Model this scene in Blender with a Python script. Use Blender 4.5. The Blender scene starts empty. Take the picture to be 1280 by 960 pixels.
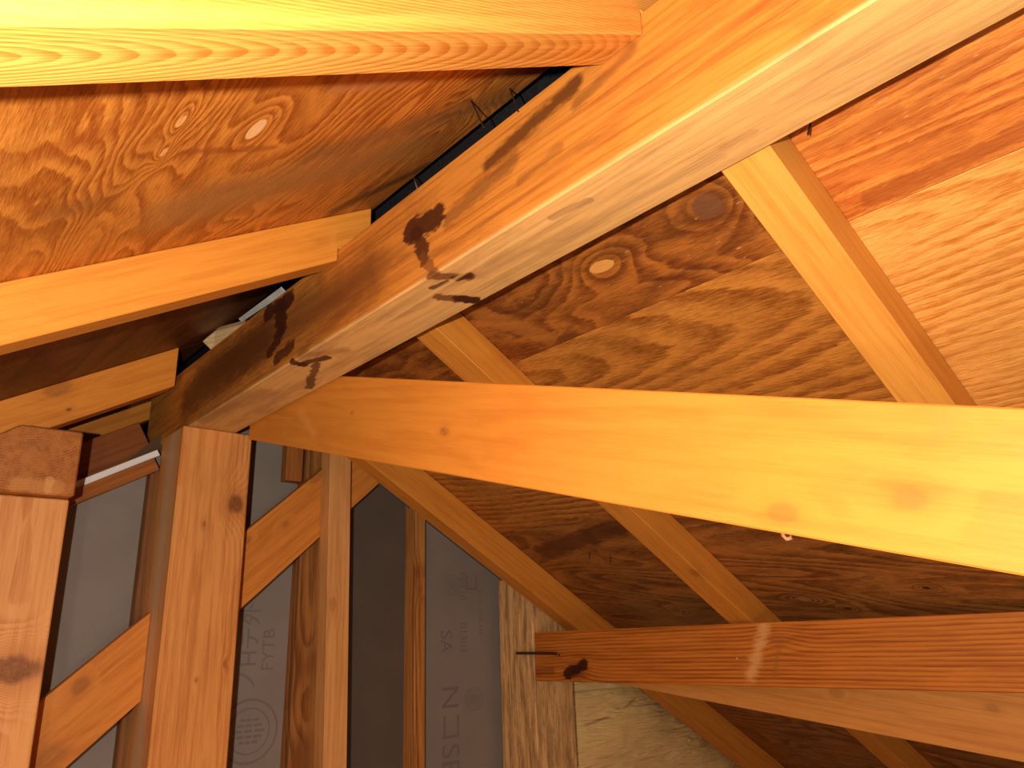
import bpy, bmesh, math, random
from mathutils import Vector, Matrix, noise

random.seed(7)
C = bpy.context.scene.collection
V = Vector
# ------------------------------------------------------------------ camera, world, light, exposure
# world axes: X across the roof (left roof slope -> right roof slope), Y along the ridge away from us, Z up
MR = ((0.7548611541, 0.1828962238, 0.6298679300),
      (-0.6550041724, 0.2599564642, 0.7095013543),
      (-0.0339731215, -0.9481411330, 0.3160288262))
F = 953.0
cam_d = bpy.data.cameras.new('camera')
cam = bpy.data.objects.new('camera', cam_d)
C.objects.link(cam)
cam_d.sensor_width = 36.0
cam_d.lens = F / 1280 * 36
cam_d.clip_start = 0.005
cx, cy, cz = (V((MR[0][i], MR[1][i], MR[2][i])) for i in range(3))
cam.matrix_world = Matrix((cx, -cy, -cz)).transposed().to_4x4()
bpy.context.scene.camera = cam

w = bpy.data.worlds.new('world')
bpy.context.scene.world = w
w.use_nodes = True
w.node_tree.nodes['Background'].inputs[0].default_value = (1.0, 0.86, 0.7, 1)
w.node_tree.nodes['Background'].inputs[1].default_value = 0.03

def lamp(name, loc, power, radius, col):
    d = bpy.data.lights.new(name, 'POINT')
    d.energy = power
    d.shadow_soft_size = radius
    d.color = col
    o = bpy.data.objects.new(name, d)
    C.objects.link(o)
    o.location = loc
    return o
# the flash beside the lens, and an added fill light low behind and to the left
lamp('flash', cx * -0.085 - cy * 0.010 - cz * 0.02, 41.0, 0.006, (1.0, 0.90, 0.78))
lamp('fill_light', (-0.57, -1.0, -0.70), 20.0, 0.03, (1.0, 0.88, 0.74))

vs = bpy.context.scene.view_settings
vs.view_transform = 'Standard'
vs.look = 'None'
vs.gamma = 1.0
vs.use_curve_mapping = False
vs.exposure = 0.0

# ------------------------------------------------------------------ geometry helpers
def ray(x, y):
    c = V((x - 640, y - 480, F)).normalized()
    return V(tuple(V(r).dot(c) for r in MR))

def on(x, y, axis, val):                     # where the sight line through a photo pixel meets the plane <axis> = val
    d = ray(x, y)
    return d * (val / d[axis])

c30, s30 = math.cos(math.pi / 6), 0.5
DR, NR = V((c30, 0, -s30)), V((s30, 0, c30))       # right slope: down the slope, out of the roof
DL, NL = V((-c30, 0, -s30)), V((-s30, 0, c30))     # left slope
YY = V((0, 1, 0))

def on_n(x, y, n, val):
    d = ray(x, y)
    return d * (val / d.dot(n))

def frame(ex, ez_hint, origin):
    ex = ex.normalized()
    ey = ez_hint.cross(ex).normalized()
    ez = ex.cross(ey).normalized()
    return Matrix(((ex.x, ey.x, ez.x, origin.x), (ex.y, ey.y, ez.y, origin.y), (ex.z, ey.z, ez.z, origin.z), (0, 0, 0, 1)))

def link(name, me, mat=None, parent=None, mw=None):
    o = bpy.data.objects.new(name, me)
    C.objects.link(o)
    if mat: me.materials.append(mat)
    if mw is not None: o.matrix_world = mw
    if parent is not None:
        o.parent = parent
        o.matrix_parent_inverse = parent.matrix_world.inverted()
        bpy.context.view_layer.update()
    return o

def finish(bm, name, mat, mw=None, parent=None, bevel=0.0, smooth=False, seg=1):
    bmesh.ops.recalc_face_normals(bm, faces=bm.faces[:])
    if bevel:
        bmesh.ops.bevel(bm, geom=bm.edges[:], offset=bevel, segments=seg, affect='EDGES', profile=0.6)
    me = bpy.data.meshes.new(name)
    bm.to_mesh(me)
    bm.free()
    if smooth:
        for p in me.polygons: p.use_smooth = True
    return link(name, me, mat, parent, mw)

def prism_bm(poly, ey0, ey1, bm=None):       # polygon in local (x, z), extruded along local y
    bm = bm or bmesh.new()
    a = [bm.verts.new((p[0], ey0, p[1])) for p in poly]
    b = [bm.verts.new((p[0], ey1, p[1])) for p in poly]
    n = len(poly)
    bm.faces.new(a)
    bm.faces.new(b[::-1])
    for i in range(n):
        bm.faces.new((a[i], b[i], b[(i + 1) % n], a[(i + 1) % n]))
    return bm

def box_bm(lo, hi, bm=None):
    return prism_bm([(lo[0], lo[2]), (hi[0], lo[2]), (hi[0], hi[2]), (lo[0], hi[2])], lo[1], hi[1], bm)

def tube_bm(pts, r, sides=8, bm=None, head=0.0):
    bm = bm or bmesh.new()
    rings = []
    for i, p in enumerate(pts):
        t = (pts[min(i + 1, len(pts) - 1)] - pts[max(i - 1, 0)]).normalized()
        u = t.orthogonal().normalized()
        v = t.cross(u)
        rr = r if not hasattr(r, '__len__') else r[i]
        rings.append([bm.verts.new(p + (u * math.cos(k * math.tau / sides) + v * math.sin(k * math.tau / sides)) * rr) for k in range(sides)])
    for a, b in zip(rings, rings[1:]):
        for k in range(sides):
            bm.faces.new((a[k], a[(k + 1) % sides], b[(k + 1) % sides], b[k]))
    bm.faces.new(rings[0][::-1])
    bm.faces.new(rings[-1])
    return bm

def tag(o, label, cat=None, group=None, kind=None):
    if label: o['label'] = label
    if cat: o['category'] = cat
    if group: o['group'] = group
    if kind: o['kind'] = kind
    return o

# ------------------------------------------------------------------ material helpers
def deep(c):                                 # one hand on the depth of every wood colour
    return (c[0] ** 1.10 * 0.96, c[1] ** 1.14 * 0.95, c[2] ** 1.16 * 0.90)

class NT:
    def __init__(s, name):
        s.m = bpy.data.materials.new(name)
        s.m.use_nodes = True
        s.t = s.m.node_tree
        s.b = s.t.nodes['Principled BSDF']
    def n(s, typ, **kw):
        n = s.t.nodes.new(typ)
        for k, v in kw.items(): setattr(n, k, v)
        return n
    def put(s, sock, v):
        if v is None: return
        if hasattr(v, 'is_linked') or isinstance(v, bpy.types.NodeSocket): s.t.links.new(v, sock)
        else: sock.default_value = v
    def math(s, op, a, b=None, c=None, clamp=False):
        n = s.n('ShaderNodeMath', operation=op, use_clamp=clamp)
        s.put(n.inputs[0], a); s.put(n.inputs[1], b); s.put(n.inputs[2], c)
        return n.outputs[0]
    def vec(s, op, a, b=None, c=None):
        n = s.n('ShaderNodeVectorMath', operation=op)
        s.put(n.inputs[0], a); s.put(n.inputs[1], b)
        if c is not None: s.put(n.inputs[3 if op == 'SCALE' else 2], c)
        return n.outputs['Value'] if op in ('LENGTH', 'DOT_PRODUCT', 'DISTANCE') else n.outputs[0]
    def noise(s, vec, scale, detail=3.0, rough=0.5, dist=0.0, col=False):
        n = s.n('ShaderNodeTexNoise')
        s.put(n.inputs['Vector'], vec)
        n.inputs['Scale'].default_value = scale
        n.inputs['Detail'].default_value = detail
        n.inputs['Roughness'].default_value = rough
        n.inputs['Distortion'].default_value = dist
        return n.outputs[1 if col else 0]
    def step(s, v, a, b):                    # smooth 0 -> 1 while v goes a -> b
        n = s.n('ShaderNodeMapRange', interpolation_type='SMOOTHSTEP')
        s.put(n.inputs['Value'], v)
        n.inputs['From Min'].default_value = min(a, b); n.inputs['From Max'].default_value = max(a, b)
        n.inputs['To Min'].default_value = 0.0 if a < b else 1.0
        n.inputs['To Max'].default_value = 1.0 if a < b else 0.0
        return n.outputs[0]
    def mix(s, f, a, b, mode='MIX'):
        n = s.n('ShaderNodeMix', data_type='RGBA', blend_type=mode)
        n.clamp_factor = True
        s.put(n.inputs[0], f)
        for i, v in ((6, a), (7, b)):
            if isinstance(v, (tuple, list)): v = (v[0], v[1], v[2], 1.0)
            s.put(n.inputs[i], v)
        return n.outputs[2]
    def sep(s, v):
        n = s.n('ShaderNodeSeparateXYZ')
        s.put(n.inputs[0], v)
        return n.outputs
    def comb(s, x, y, z):
        n = s.n('ShaderNodeCombineXYZ')
        s.put(n.inputs[0], x); s.put(n.inputs[1], y); s.put(n.inputs[2], z)
        return n.outputs[0]
    def coords(s): return s.n('ShaderNodeTexCoord').outputs['Object']
    def capsule(s, p, a, b, wob, amt):       # distance from the segment a-b, made ragged
        ab = b - a
        pa = s.vec('SUBTRACT', p, tuple(a))
        L2 = max(ab.length_squared, 1e-9)
        h = s.math('DIVIDE', s.vec('DOT_PRODUCT', pa, tuple(ab)), L2, clamp=True)
        q = s.vec('SCALE', tuple(ab), None, h)
        d = s.vec('LENGTH', s.vec('SUBTRACT', pa, q))
        return s.math('ADD', d, s.math('MULTIPLY', s.math('SUBTRACT', wob, 0.5), amt))

def hexlin(r, g, b):
    f = lambda v: ((v / 255) / 12.92 if v / 255 < 0.04045 else ((v / 255 + 0.055) / 1.055) ** 2.4)
    return (f(r), f(g), f(b))

def wood(name, early, late, seed=0.0, freq=190.0, pith=(0.05, -0.06), contrast=0.75, tilt=0.02, tilt2=0.012, fibre=0.7, wave=0.010,
         knots=(), stains=(), blotch=0.3, rough=0.55, bump=0.3, dirt=None, sap=None):
    """Sawn softwood, grain along local x. knots: (point, radius, darkness); stains: (a, b, radius, strength, colour, raggedness[, softness]);
    sap: (axis, level, softness, colour) a zone of paler wood below a level."""
    early, late = deep(early), deep(late)
    s = NT(name)
    p0 = s.coords()
    p = s.vec('ADD', p0, (seed * 1.7, seed * 0.3, 0))
    x, y, z = s.sep(p0)[:3]
    n1 = s.noise(s.vec('MULTIPLY', p, (1.8, 10.0, 10.0)), 1.0, 2.0)
    n2 = s.noise(s.vec('MULTIPLY', p, (9.0, 45.0, 45.0)), 1.0, 3.0)
    yy = s.math('ADD', s.math('SUBTRACT', y, pith[0]), s.math('MULTIPLY', x, tilt))
    zz = s.math('ADD', s.math('SUBTRACT', z, pith[1]), s.math('MULTIPLY', x, tilt2))
    r = s.math('SQRT', s.math('ADD', s.math('MULTIPLY', yy, yy), s.math('MULTIPLY', zz, zz)))
    r = s.math('ADD', r, s.math('MULTIPLY', s.math('SUBTRACT', n1, 0.5), wave))
    r = s.math('ADD', r, s.math('MULTIPLY', s.math('SUBTRACT', n2, 0.5), 0.0022))
    core = None; halo = None
    for k, (kp, kr, kd, *el) in enumerate(knots):
        d = s.vec('LENGTH', s.vec('MULTIPLY', s.vec('SUBTRACT', p0, tuple(kp)), (el[0] if el else 0.6, 1, 1)))
        d = s.math('ADD', d, s.math('MULTIPLY', s.math('SUBTRACT', n2, 0.5), kr * 1.3))
        push = s.math('MULTIPLY', s.math('POWER', 2.718, s.math('MULTIPLY', s.math('MULTIPLY', d, d), -1.0 / (2.0 * kr) ** 2)), kr * 0.9)
        r = s.math('ADD', r, push)
        c = s.math('MULTIPLY', s.step(d, kr * 1.15, kr * 0.55), kd)
        rg = s.math('MULTIPLY', s.step(d, kr * 2.4, kr * 0.9), kd)
        core = c if core is None else s.math('MAXIMUM', core, c)
        halo = rg if halo is None else s.math('MAXIMUM', halo, rg)
    vary = s.noise(s.vec('MULTIPLY', p, (0.8, 26.0, 26.0)), 1.0, 2.0)
    ph = s.math('FRACT', s.math('MULTIPLY', r, freq))
    ring = s.math('MULTIPLY', s.step(ph, 0.15, 0.85), s.step(ph, 1.0, 0.88))
    ring = s.math('MULTIPLY', ring, s.step(vary, 0.15, 0.65))
    fib = s.noise(s.vec('MULTIPLY', p, (16.0, 520.0, 520.0)), 1.0, 3.0, 0.65)
    fib2 = s.noise(s.vec('MULTIPLY', p, (4.0, 110.0, 110.0)), 1.0, 3.0, 0.6)
    blo = s.noise(s.vec('MULTIPLY', p, (7.0, 34.0, 34.0)), 1.0, 4.0, 0.65, 0.4)
    if sap:
        ax, lv, so, colr = sap
        colr = deep(colr)
        lvl = s.math('ADD', (x, y, z)[ax], s.math('MULTIPLY', s.math('SUBTRACT', fib2, 0.5), so * 0.8))
        m_ = s.step(lvl, lv + so, lv - so)
        early = s.mix(m_, early, colr)
        late = s.mix(m_, late, tuple(v * 0.62 for v in colr))
        dk = s.mix(m_, (0.20, 0.06, 0.013), (0.34, 0.165, 0.06))
    else:
        dk = (late[0] * 0.80, late[1] * 0.72, late[2] * 0.65)
    mf = s.math('ADD', s.math('MULTIPLY', ring, contrast),
                s.math('ADD', s.math('MULTIPLY', s.math('SUBTRACT', s.step(fib, 0.3, 0.7), 0.5), fibre * 0.55), s.math('MULTIPLY', s.math('SUBTRACT', s.step(fib2, 0.36, 0.66), 0.38), fibre * 0.75)), clamp=True)
    col = s.mix(mf, early, late)
    col = s.mix(s.math('MULTIPLY', s.step(blo, 0.42, 0.75), blotch), col, dk)
    if core is not None:
        kc = (0.20, 0.065, 0.018)
        col = s.mix(s.math('MULTIPLY', halo, 0.40), col, dk)
        kn = s.noise(s.vec('MULTIPLY', p, (160.0, 160.0, 160.0)), 1.0, 3.0, 0.6)
        col = s.mix(s.math('MULTIPLY', core, s.math('ADD', 0.55, s.math('MULTIPLY', kn, 0.7)), clamp=True), col, kc)
    if dirt:
        dn = s.noise(s.vec('MULTIPLY', p, (11.0, 70.0, 70.0)), 1.0, 6.0, 0.75)
        col = s.mix(s.math('MULTIPLY', s.step(dn, 0.42, 0.66), dirt[0]), col, dirt[1])
    if stains:
        wob = s.noise(s.vec('MULTIPLY', p, (34.0, 90.0, 90.0)), 1.0, 5.0, 0.7)
        for st_ in stains:
            a, b, rad, st, colr, rag = st_[:6]
            so = st_[6] if len(st_) > 6 else 0.6
            d = s.capsule(p0, V(a), V(b), wob, rad * rag)
            col = s.mix(s.math('MULTIPLY', s.step(d, rad, rad * so), st), col, colr)
    s.put(s.b.inputs['Base Color'], col)
    s.put(s.b.inputs['Roughness'], rough)
    s.b.inputs['Specular IOR Level'].default_value = 0.25
    bp = s.n('ShaderNodeBump')
    bp.inputs['Strength'].default_value = bump
    bp.inputs['Distance'].default_value = 0.0012
    s.put(bp.inputs['Height'], s.math('ADD', fib, s.math('MULTIPLY', ring, 0.4)))
    s.put(s.b.inputs['Normal'], bp.outputs[0])
    return s.m

def plywood(name, early, late, seed=0.0, kf=9.0, sx=2.2, sy=9.0, contrast=0.9, knots=(), stains=(), flecks=0.6, blotch=0.4,
            blotchcol=None, rough=0.5, warp=0.35, fib_amt=0.8, cath=None):
    """Rotary-cut veneer: local x runs along the grain (the ridge), local z down the slope, contour-like growth lines.
    knots: (point, radius, colour, elongation)"""
    early, late = deep(early), deep(late)
    s = NT(name)
    p0 = s.coords()
    p = s.vec('ADD', p0, (seed * 3.1, seed, seed * 2.3))
    q = s.vec('MULTIPLY', p, (sx, 0.0, sy))
    nA = s.noise(q, 1.0, 2.0, 0.4, warp)
    nB = s.noise(s.vec('MULTIPLY', p, (24.0, 0.0, 120.0)), 1.0, 4.0, 0.65)
    h = s.math('ADD', s.math('MULTIPLY', nA, kf), s.math('MULTIPLY', nB, 0.75))
    if cath:                                 # nested arches: (centre, lines per metre across, lines per metre along)
        h = s.math('ADD', h, s.vec('LENGTH', s.vec('MULTIPLY', s.vec('SUBTRACT', p0, tuple(cath[0])), (cath[2], 0, cath[1]))))
    kn = []
    for kp, kr, kcol, el in knots:
        d = s.vec('LENGTH', s.vec('MULTIPLY', s.vec('SUBTRACT', p0, tuple(kp)), (el, 0, 1)))
        d = s.math('ADD', d, s.math('MULTIPLY', s.math('SUBTRACT', nB, 0.5), kr * 0.45))
        h = s.math('ADD', h, s.math('MULTIPLY', s.math('POWER', 2.718, s.math('MULTIPLY', s.math('MULTIPLY', d, d), -1.0 / (2.4 * kr) ** 2)), 3.2))
        kn.append((s.step(d, kr, kr * 0.85), kcol))
    ph = s.math('FRACT', h)
    ring = s.math('MULTIPLY', s.step(ph, 0.0, 0.8), s.step(ph, 1.0, 0.84))
    vary = s.noise(s.vec('MULTIPLY', p, (5.0, 0.0, 12.0)), 1.0, 3.0, 0.6)
    ring = s.math('MULTIPLY', ring, s.step(vary, 0.2, 0.6))
    fib = s.noise(s.vec('MULTIPLY', p, (45.0, 0.0, 520.0)), 1.0, 3.0, 0.7)
    mf = s.math('ADD', s.math('MULTIPLY', ring, contrast), s.math('MULTIPLY', s.math('SUBTRACT', s.step(fib, 0.3, 0.7), 0.42), fib_amt * 0.75), clamp=True)
    col = s.mix(mf, early, late)
    blo = s.noise(s.vec('MULTIPLY', p, (7.0, 0.0, 22.0)), 1.0, 5.0, 0.7, 0.8)
    bc = blotchcol or (late[0] * 0.55, late[1] * 0.5, late[2] * 0.5)
    col = s.mix(s.math('MULTIPLY', s.step(blo, 0.42, 0.66), blotch), col, bc)
    fl = s.noise(s.vec('MULTIPLY', p, (70.0, 0.0, 320.0)), 1.0, 2.0, 0.5)
    col = s.mix(s.math('MULTIPLY', s.step(fl, 0.68, 0.75), flecks), col, (0.62, 0.36, 0.16))
    for m, kcol in kn:
        cr = s.math('ADD', 0.6, s.math('MULTIPLY', fib, 0.5), clamp=True)
        col = s.mix(s.math('MULTIPLY', m, cr), col, kcol)
    if stains:
        wob = s.noise(s.vec('MULTIPLY', p, (30.0, 0.0, 110.0)), 1.0, 5.0, 0.7)
        for st_ in stains:
            a, b, rad, st, colr, rag = st_[:6]
            so = st_[6] if len(st_) > 6 else 0.5
            d = s.capsule(p0, V(a), V(b), wob, rad * rag)
            col = s.mix(s.math('MULTIPLY', s.step(d, rad, rad * so), st), col, colr)
    s.put(s.b.inputs['Base Color'], col)
    s.put(s.b.inputs['Roughness'], rough)
    s.b.inputs['Specular IOR Level'].default_value = 0.3
    bp = s.n('ShaderNodeBump')
    bp.inputs['Strength'].default_value = 0.4
    bp.inputs['Distance'].default_value = 0.0015
    s.put(bp.inputs['Height'], s.math('ADD', fib, s.math('MULTIPLY', fl, 0.8)))
    s.put(s.b.inputs['Normal'], bp.outputs[0])
    return s.m

def plain(name, col, rough=0.6, metal=0.0, nz=0.0, scale=60.0, spec=0.3):
    s = NT(name)
    if nz:
        n = s.noise(s.coords(), scale, 4.0, 0.6)
        s.put(s.b.inputs['Base Color'], s.mix(s.step(n, 0.3, 0.75), tuple(c * (1 - nz) for c in col), tuple(min(1, c * (1 + nz)) for c in col)))
    else:
        s.b.inputs['Base Color'].default_value = (*col, 1)
    s.b.inputs['Roughness'].default_value = rough
    s.b.inputs['Metallic'].default_value = metal
    s.b.inputs['Specular IOR Level'].default_value = spec
    return s.m

# ------------------------------------------------------------------ colours (linear albedo)
ORANGE, ORANGE_D = (0.72, 0.31, 0.060), (0.50, 0.17, 0.025)
PALE, PALE_D = (0.70, 0.38, 0.145), (0.47, 0.21, 0.065)
RED, RED_D = (0.60, 0.22, 0.045), (0.30, 0.080, 0.012)
STAIN = (0.050, 0.010, 0.004)
STAIN2 = (0.16, 0.050, 0.012)
MAT_NAIL = plain('dark_steel', (0.06, 0.045, 0.035), 0.4, 0.7)
MAT_GALV = plain('galvanised_steel', (0.50, 0.46, 0.40), 0.4, 0.5)
MAT_FELT = plain('roofing_felt', (0.012, 0.012, 0.013), 0.8, 0, 0.5, 300)
MAT_WHITE = plain('plain_white', (0.80, 0.76, 0.70), 0.6)
MAT_STRIP = plain('grey_metal_strip', (0.46, 0.52, 0.50), 0.5, 0.2, 0.15, 40)

def roofR(Y):                                # height (along NR) of the underside of the right sheathing
    return 0.617 + 0.098 * max(0.0, Y - 0.26)
def on_r(x, y):                              # sight line -> right sheathing
    p = on_n(x, y, NR, 0.65)
    for _ in range(6): p = on_n(x, y, NR, roofR(p.y))
    return p
RL = 0.2553                                   # the same for the left slope

# ------------------------------------------------------------------ SETTING: sheathing, gable wall, floor
ceiling = bpy.data.objects.new('ceiling', None)
C.objects.link(ceiling)
tag(ceiling, 'plywood roof sheathing on both slopes seen from inside the attic', kind='structure')

def _d(d, Y): return d(Y) if callable(d) else d
def sheet_corners(side, Y0, Y1, d0, d1):
    D, N = (DR, NR) if side == 'R' else (DL, NL)
    h0, h1 = (roofR(Y0), roofR(Y1)) if side == 'R' else (RL, RL)
    P = lambda Y, d, h: D * d + N * h + YY * Y
    c = [P(Y0, _d(d0, Y0), h0), P(Y1, _d(d0, Y1), h1), P(Y1, _d(d1, Y1), h1), P(Y0, _d(d1, Y0), h0)]
    mw = frame(P(Y1, 0, h1) - P(Y0, 0, h0), D, (c[0] + c[1] + c[2] + c[3]) / 4)
    return c, mw, N
def sheet_frame(*a): return sheet_corners(*a)[1].inverted()
def sheet(side, Y0, Y1, d0, d1, mat, label=None, t=0.012, name='plywood_sheet'):
    """one plywood sheet; d = distance down the slope. Local x = along the ridge, z = along the slope"""
    c, mw, N = sheet_corners(side, Y0, Y1, d0, d1)
    inv = mw.inverted()
    mid = (c[0] + c[1] + c[2] + c[3]) / 4
    lo = [v + (mid - v).normalized() * 0.0008 for v in c]
    bm = bmesh.new()
    a = [bm.verts.new(inv @ v) for v in lo]
    b = [bm.verts.new(inv @ (v + N * t)) for v in lo]
    bm.faces.new(a); bm.faces.new(b[::-1])
    for i in range(4): bm.faces.new((a[i], b[i], b[(i + 1) % 4], a[(i + 1) % 4]))
    ob = finish(bm, name, mat, mw, ceiling, 0.0008)
    if label: ob['label'] = label
    return ob, mw

WY = 1.452                                   # room face of the gable sheathing
AY = 0.272                                   # sheets meet over the nearest right rafter
def d_top(Y): return (0.5105 - roofR(Y) * s30) / c30
def d_joint(Y): return 0.612 * roofR(Y)
def d_seam(Y): return 1.13 * roofR(Y)
inv = sheet_frame('R', AY, WY, d_top, d_joint)
def rl(px, py): return inv @ on_r(px, py)
m_up = plywood('reddish_plywood_veneer', (0.46, 0.175, 0.036), (0.17, 0.045, 0.008), seed=0.3, kf=16.0, sx=2.4, sy=7.0, contrast=0.75, blotch=0.75,
               blotchcol=(0.085, 0.022, 0.005),
               knots=[(rl(885, 258), 0.016, (0.15, 0.055, 0.022), 0.9), (rl(752, 333), 0.0085, (0.74, 0.33, 0.075), 0.42)],
               stains=[(rl(600, 395), rl(680, 420), 0.020, 0.55, (0.40, 0.14, 0.025), 1.6)])
sheet('R', AY, WY, d_top, d_joint, m_up, 'dark reddish plywood strip next to the ridge')
inv2 = sheet_frame('R', -0.55, AY, d_top, d_joint)
def rl2(px, py): return inv2 @ on_r(px, py)
m_up2 = plywood('orange_plywood_veneer', (0.70, 0.28, 0.060), (0.36, 0.090, 0.014), seed=1.9, kf=22, sx=1.0, sy=10.0, contrast=0.7, blotch=0.35,
                stains=[(rl2(1090, 250), rl2(1280, 165), 0.010, 0.65, (0.27, 0.062, 0.010), 2.6), (rl2(1040, 230), rl2(1200, 175), 0.012, 0.5, (0.36, 0.09, 0.014), 2.4),
                        (rl2(1010, 190), rl2(1120, 140), 0.008, 0.5, (0.34, 0.085, 0.013), 2.6)])
sheet('R', -0.55, AY, d_top, d_joint, m_up2, 'orange plywood strip next to the ridge')
invm = sheet_frame('R', AY, WY, d_joint, d_seam)
m_lo = plywood('pale_plywood_veneer', (0.60, 0.27, 0.060), (0.27, 0.095, 0.015), seed=2.2, kf=7.0, sx=1.2, sy=4.5, contrast=0.8, blotch=0.3, flecks=0.1, fib_amt=1.1,
               cath=(invm @ on_r(660, 480), 62.0, 11.0))
sheet('R', AY, WY, d_joint, d_seam, m_lo)
invm2 = sheet_frame('R', -0.55, AY, d_joint, d_seam)
m_lo2 = plywood('light_plywood_veneer', (0.78, 0.43, 0.130), (0.52, 0.20, 0.036), seed=4.1, kf=6.0, sx=1.2, sy=6.0, contrast=0.75, blotch=0.2, flecks=0.1, fib_amt=1.1,
                cath=(invm2 @ on_r(1010, 330), 85.0, 14.0))
sheet('R', -0.55, AY, d_joint, d_seam, m_lo2)
inv3 = sheet_frame('R', AY, WY, d_seam, 2.6)
def rl3(px, py): return inv3 @ on_r(px, py)
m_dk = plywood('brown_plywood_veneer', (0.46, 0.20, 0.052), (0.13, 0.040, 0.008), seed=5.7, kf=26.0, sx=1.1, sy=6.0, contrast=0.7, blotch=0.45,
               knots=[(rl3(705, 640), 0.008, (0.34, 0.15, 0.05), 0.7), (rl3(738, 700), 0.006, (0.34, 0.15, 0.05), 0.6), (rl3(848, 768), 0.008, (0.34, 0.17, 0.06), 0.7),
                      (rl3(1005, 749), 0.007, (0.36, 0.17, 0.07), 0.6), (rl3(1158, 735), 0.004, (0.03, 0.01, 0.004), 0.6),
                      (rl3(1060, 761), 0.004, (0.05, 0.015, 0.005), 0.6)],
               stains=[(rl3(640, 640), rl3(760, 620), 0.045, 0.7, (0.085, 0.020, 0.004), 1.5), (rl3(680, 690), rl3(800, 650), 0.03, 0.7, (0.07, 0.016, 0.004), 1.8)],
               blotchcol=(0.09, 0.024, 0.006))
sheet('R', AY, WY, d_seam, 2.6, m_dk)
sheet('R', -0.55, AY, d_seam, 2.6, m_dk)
# left slope: d measured down the slope, X = -d*c30 - RL*s30
def dLx(X): return (-X - RL * s30) / c30
invl = sheet_frame('L', 0.315, 0.815, dLx(0.477), dLx(-0.55))
def ll(px, py, i=None): return (i or invl) @ on_n(px, py, NL, RL)
m_l1 = plywood('streaked_plywood_veneer', (0.76, 0.33, 0.070), (0.38, 0.11, 0.016), seed=7.4, kf=30.0, sx=2.2, sy=7.0, contrast=0.8, blotch=0.3,
               flecks=0.6, warp=0.5,
               knots=[(ll(320, 162), 0.0075, (0.95, 0.60, 0.27), 0.42), (ll(226, 152), 0.003, (0.8, 0.42, 0.15), 0.3), (ll(205, 190), 0.0025, (0.8, 0.42, 0.15), 0.3)],
               stains=[(ll(240, 260), ll(490, 190), 0.080, 0.75, (0.36, 0.17, 0.048), 1.2, 0.1),
                       (ll(80, 265), ll(110, 255), 0.03, 0.55, (0.26, 0.085, 0.018), 1.8, 0.1),
                       (ll(400, 190), ll(640, 120), 0.035, 0.6, (0.23, 0.105, 0.030), 1.6, 0.1),
                       (ll(420, 262), ll(540, 205), 0.020, 0.7, (0.09, 0.04, 0.012), 1.6, 0.2),
                       (ll(60, 190), ll(170, 150), 0.020, 0.55, (0.36, 0.085, 0.011), 3.0, 0.1), (ll(230, 190), ll(340, 185), 0.008, 0.6, (0.28, 0.07, 0.012), 3.0, 0.2),
                       (ll(420, 110), ll(520, 100), 0.016, 0.55, (0.46, 0.18, 0.065), 1.6, 0.2)])
sheet_l1, _ = sheet('L', 0.315, 0.815, dLx(0.477), dLx(-0.55), m_l1, 'streaked orange plywood with a bright knot')
m_l2 = plywood('dimmed_plywood_veneer', (0.26, 0.10, 0.028), (0.13, 0.043, 0.012), seed=8.8, kf=8, sx=2.0, sy=10, contrast=0.7, blotch=0.5, flecks=0.5)  # same plywood, the dimness past the second rafter put into its colour
sheet('L', 0.815, 1.41, dLx(0.477), dLx(-0.55), m_l2, 'left plywood with its dimness painted in as a darker brown')
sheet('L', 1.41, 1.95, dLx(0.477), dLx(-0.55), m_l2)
sheet('L', -0.55, 0.315, dLx(0.477), dLx(-0.55), m_l1)
# black roofing felt over the open slot along the ridge
def zL(X_, n): return (n + s30 * X_) / c30
bm = prism_bm([(0.36, zL(0.36, RL + 0.014)), (0.508, zL(0.508, RL + 0.014)), (0.508, 0.432), (0.5055, 0.474), (0.5055, zL(0.508, RL + 0.017)), (0.36, zL(0.36, RL + 0.017))][:3] +
              [(0.508, 0.440), (0.511, 0.440), (0.511, zL(0.511, RL + 0.017)), (0.36, zL(0.36, RL + 0.017))], -0.55, 1.95)
felt = finish(bm, 'roofing_felt', MAT_FELT, None, ceiling)
tag(felt, 'black roofing felt showing through the slot beside the ridge')

floor_o = finish(box_bm((-0.95, -1.3, -1.02), (2.2, 1.7, -1.0)), 'floor', plain('ceiling_board', (0.35, 0.22, 0.12), 0.8, 0, 0.3, 8))
tag(floor_o, None, kind='structure')

wall = bpy.data.objects.new('wall_back', None)
C.objects.link(wall)
wall.location = (0.7, WY, 0)
bpy.context.view_layer.update()
tag(wall, 'gable wall of grey gypsum sheathing panels', kind='structure')
def gyp(name, c, blot):
    s = NT(name)
    p = s.coords()
    n = s.noise(p, 14.0, 3.0, 0.5)
    f = s.noise(p, 700.0, 2.0, 0.6)
    col = s.mix(s.step(n, 0.3, 0.7), tuple(v * (1 - blot) for v in c), c)
    col = s.mix(s.math('MULTIPLY', s.step(f, 0.4, 0.7), 0.25), col, tuple(v * 0.7 for v in c))
    sc = s.noise(s.vec('MULTIPLY', p, (60.0, 1.0, 9.0)), 1.0, 2.0, 0.5, 2.0)
    col = s.mix(s.math('MULTIPLY', s.step(sc, 0.74, 0.78), 0.4), col, tuple(min(1, v * 1.6) for v in c))
    s.put(s.b.inputs['Base Color'], col)
    s.b.inputs['Roughness'].default_value = 0.75
    s.b.inputs['Specular IOR Level'].default_value = 0.2
    return s.m
G1 = gyp('grey_gypsum', (0.240, 0.200, 0.168), 0.1)
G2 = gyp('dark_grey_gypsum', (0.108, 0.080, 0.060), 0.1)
def ztop_L(X): return (RL - 0.012 - 0.158 + s30 * X) / c30 # top of the panels under the left head board
def ztop_R(X): return (roofR(WY) - 0.004 - s30 * X) / c30
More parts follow.
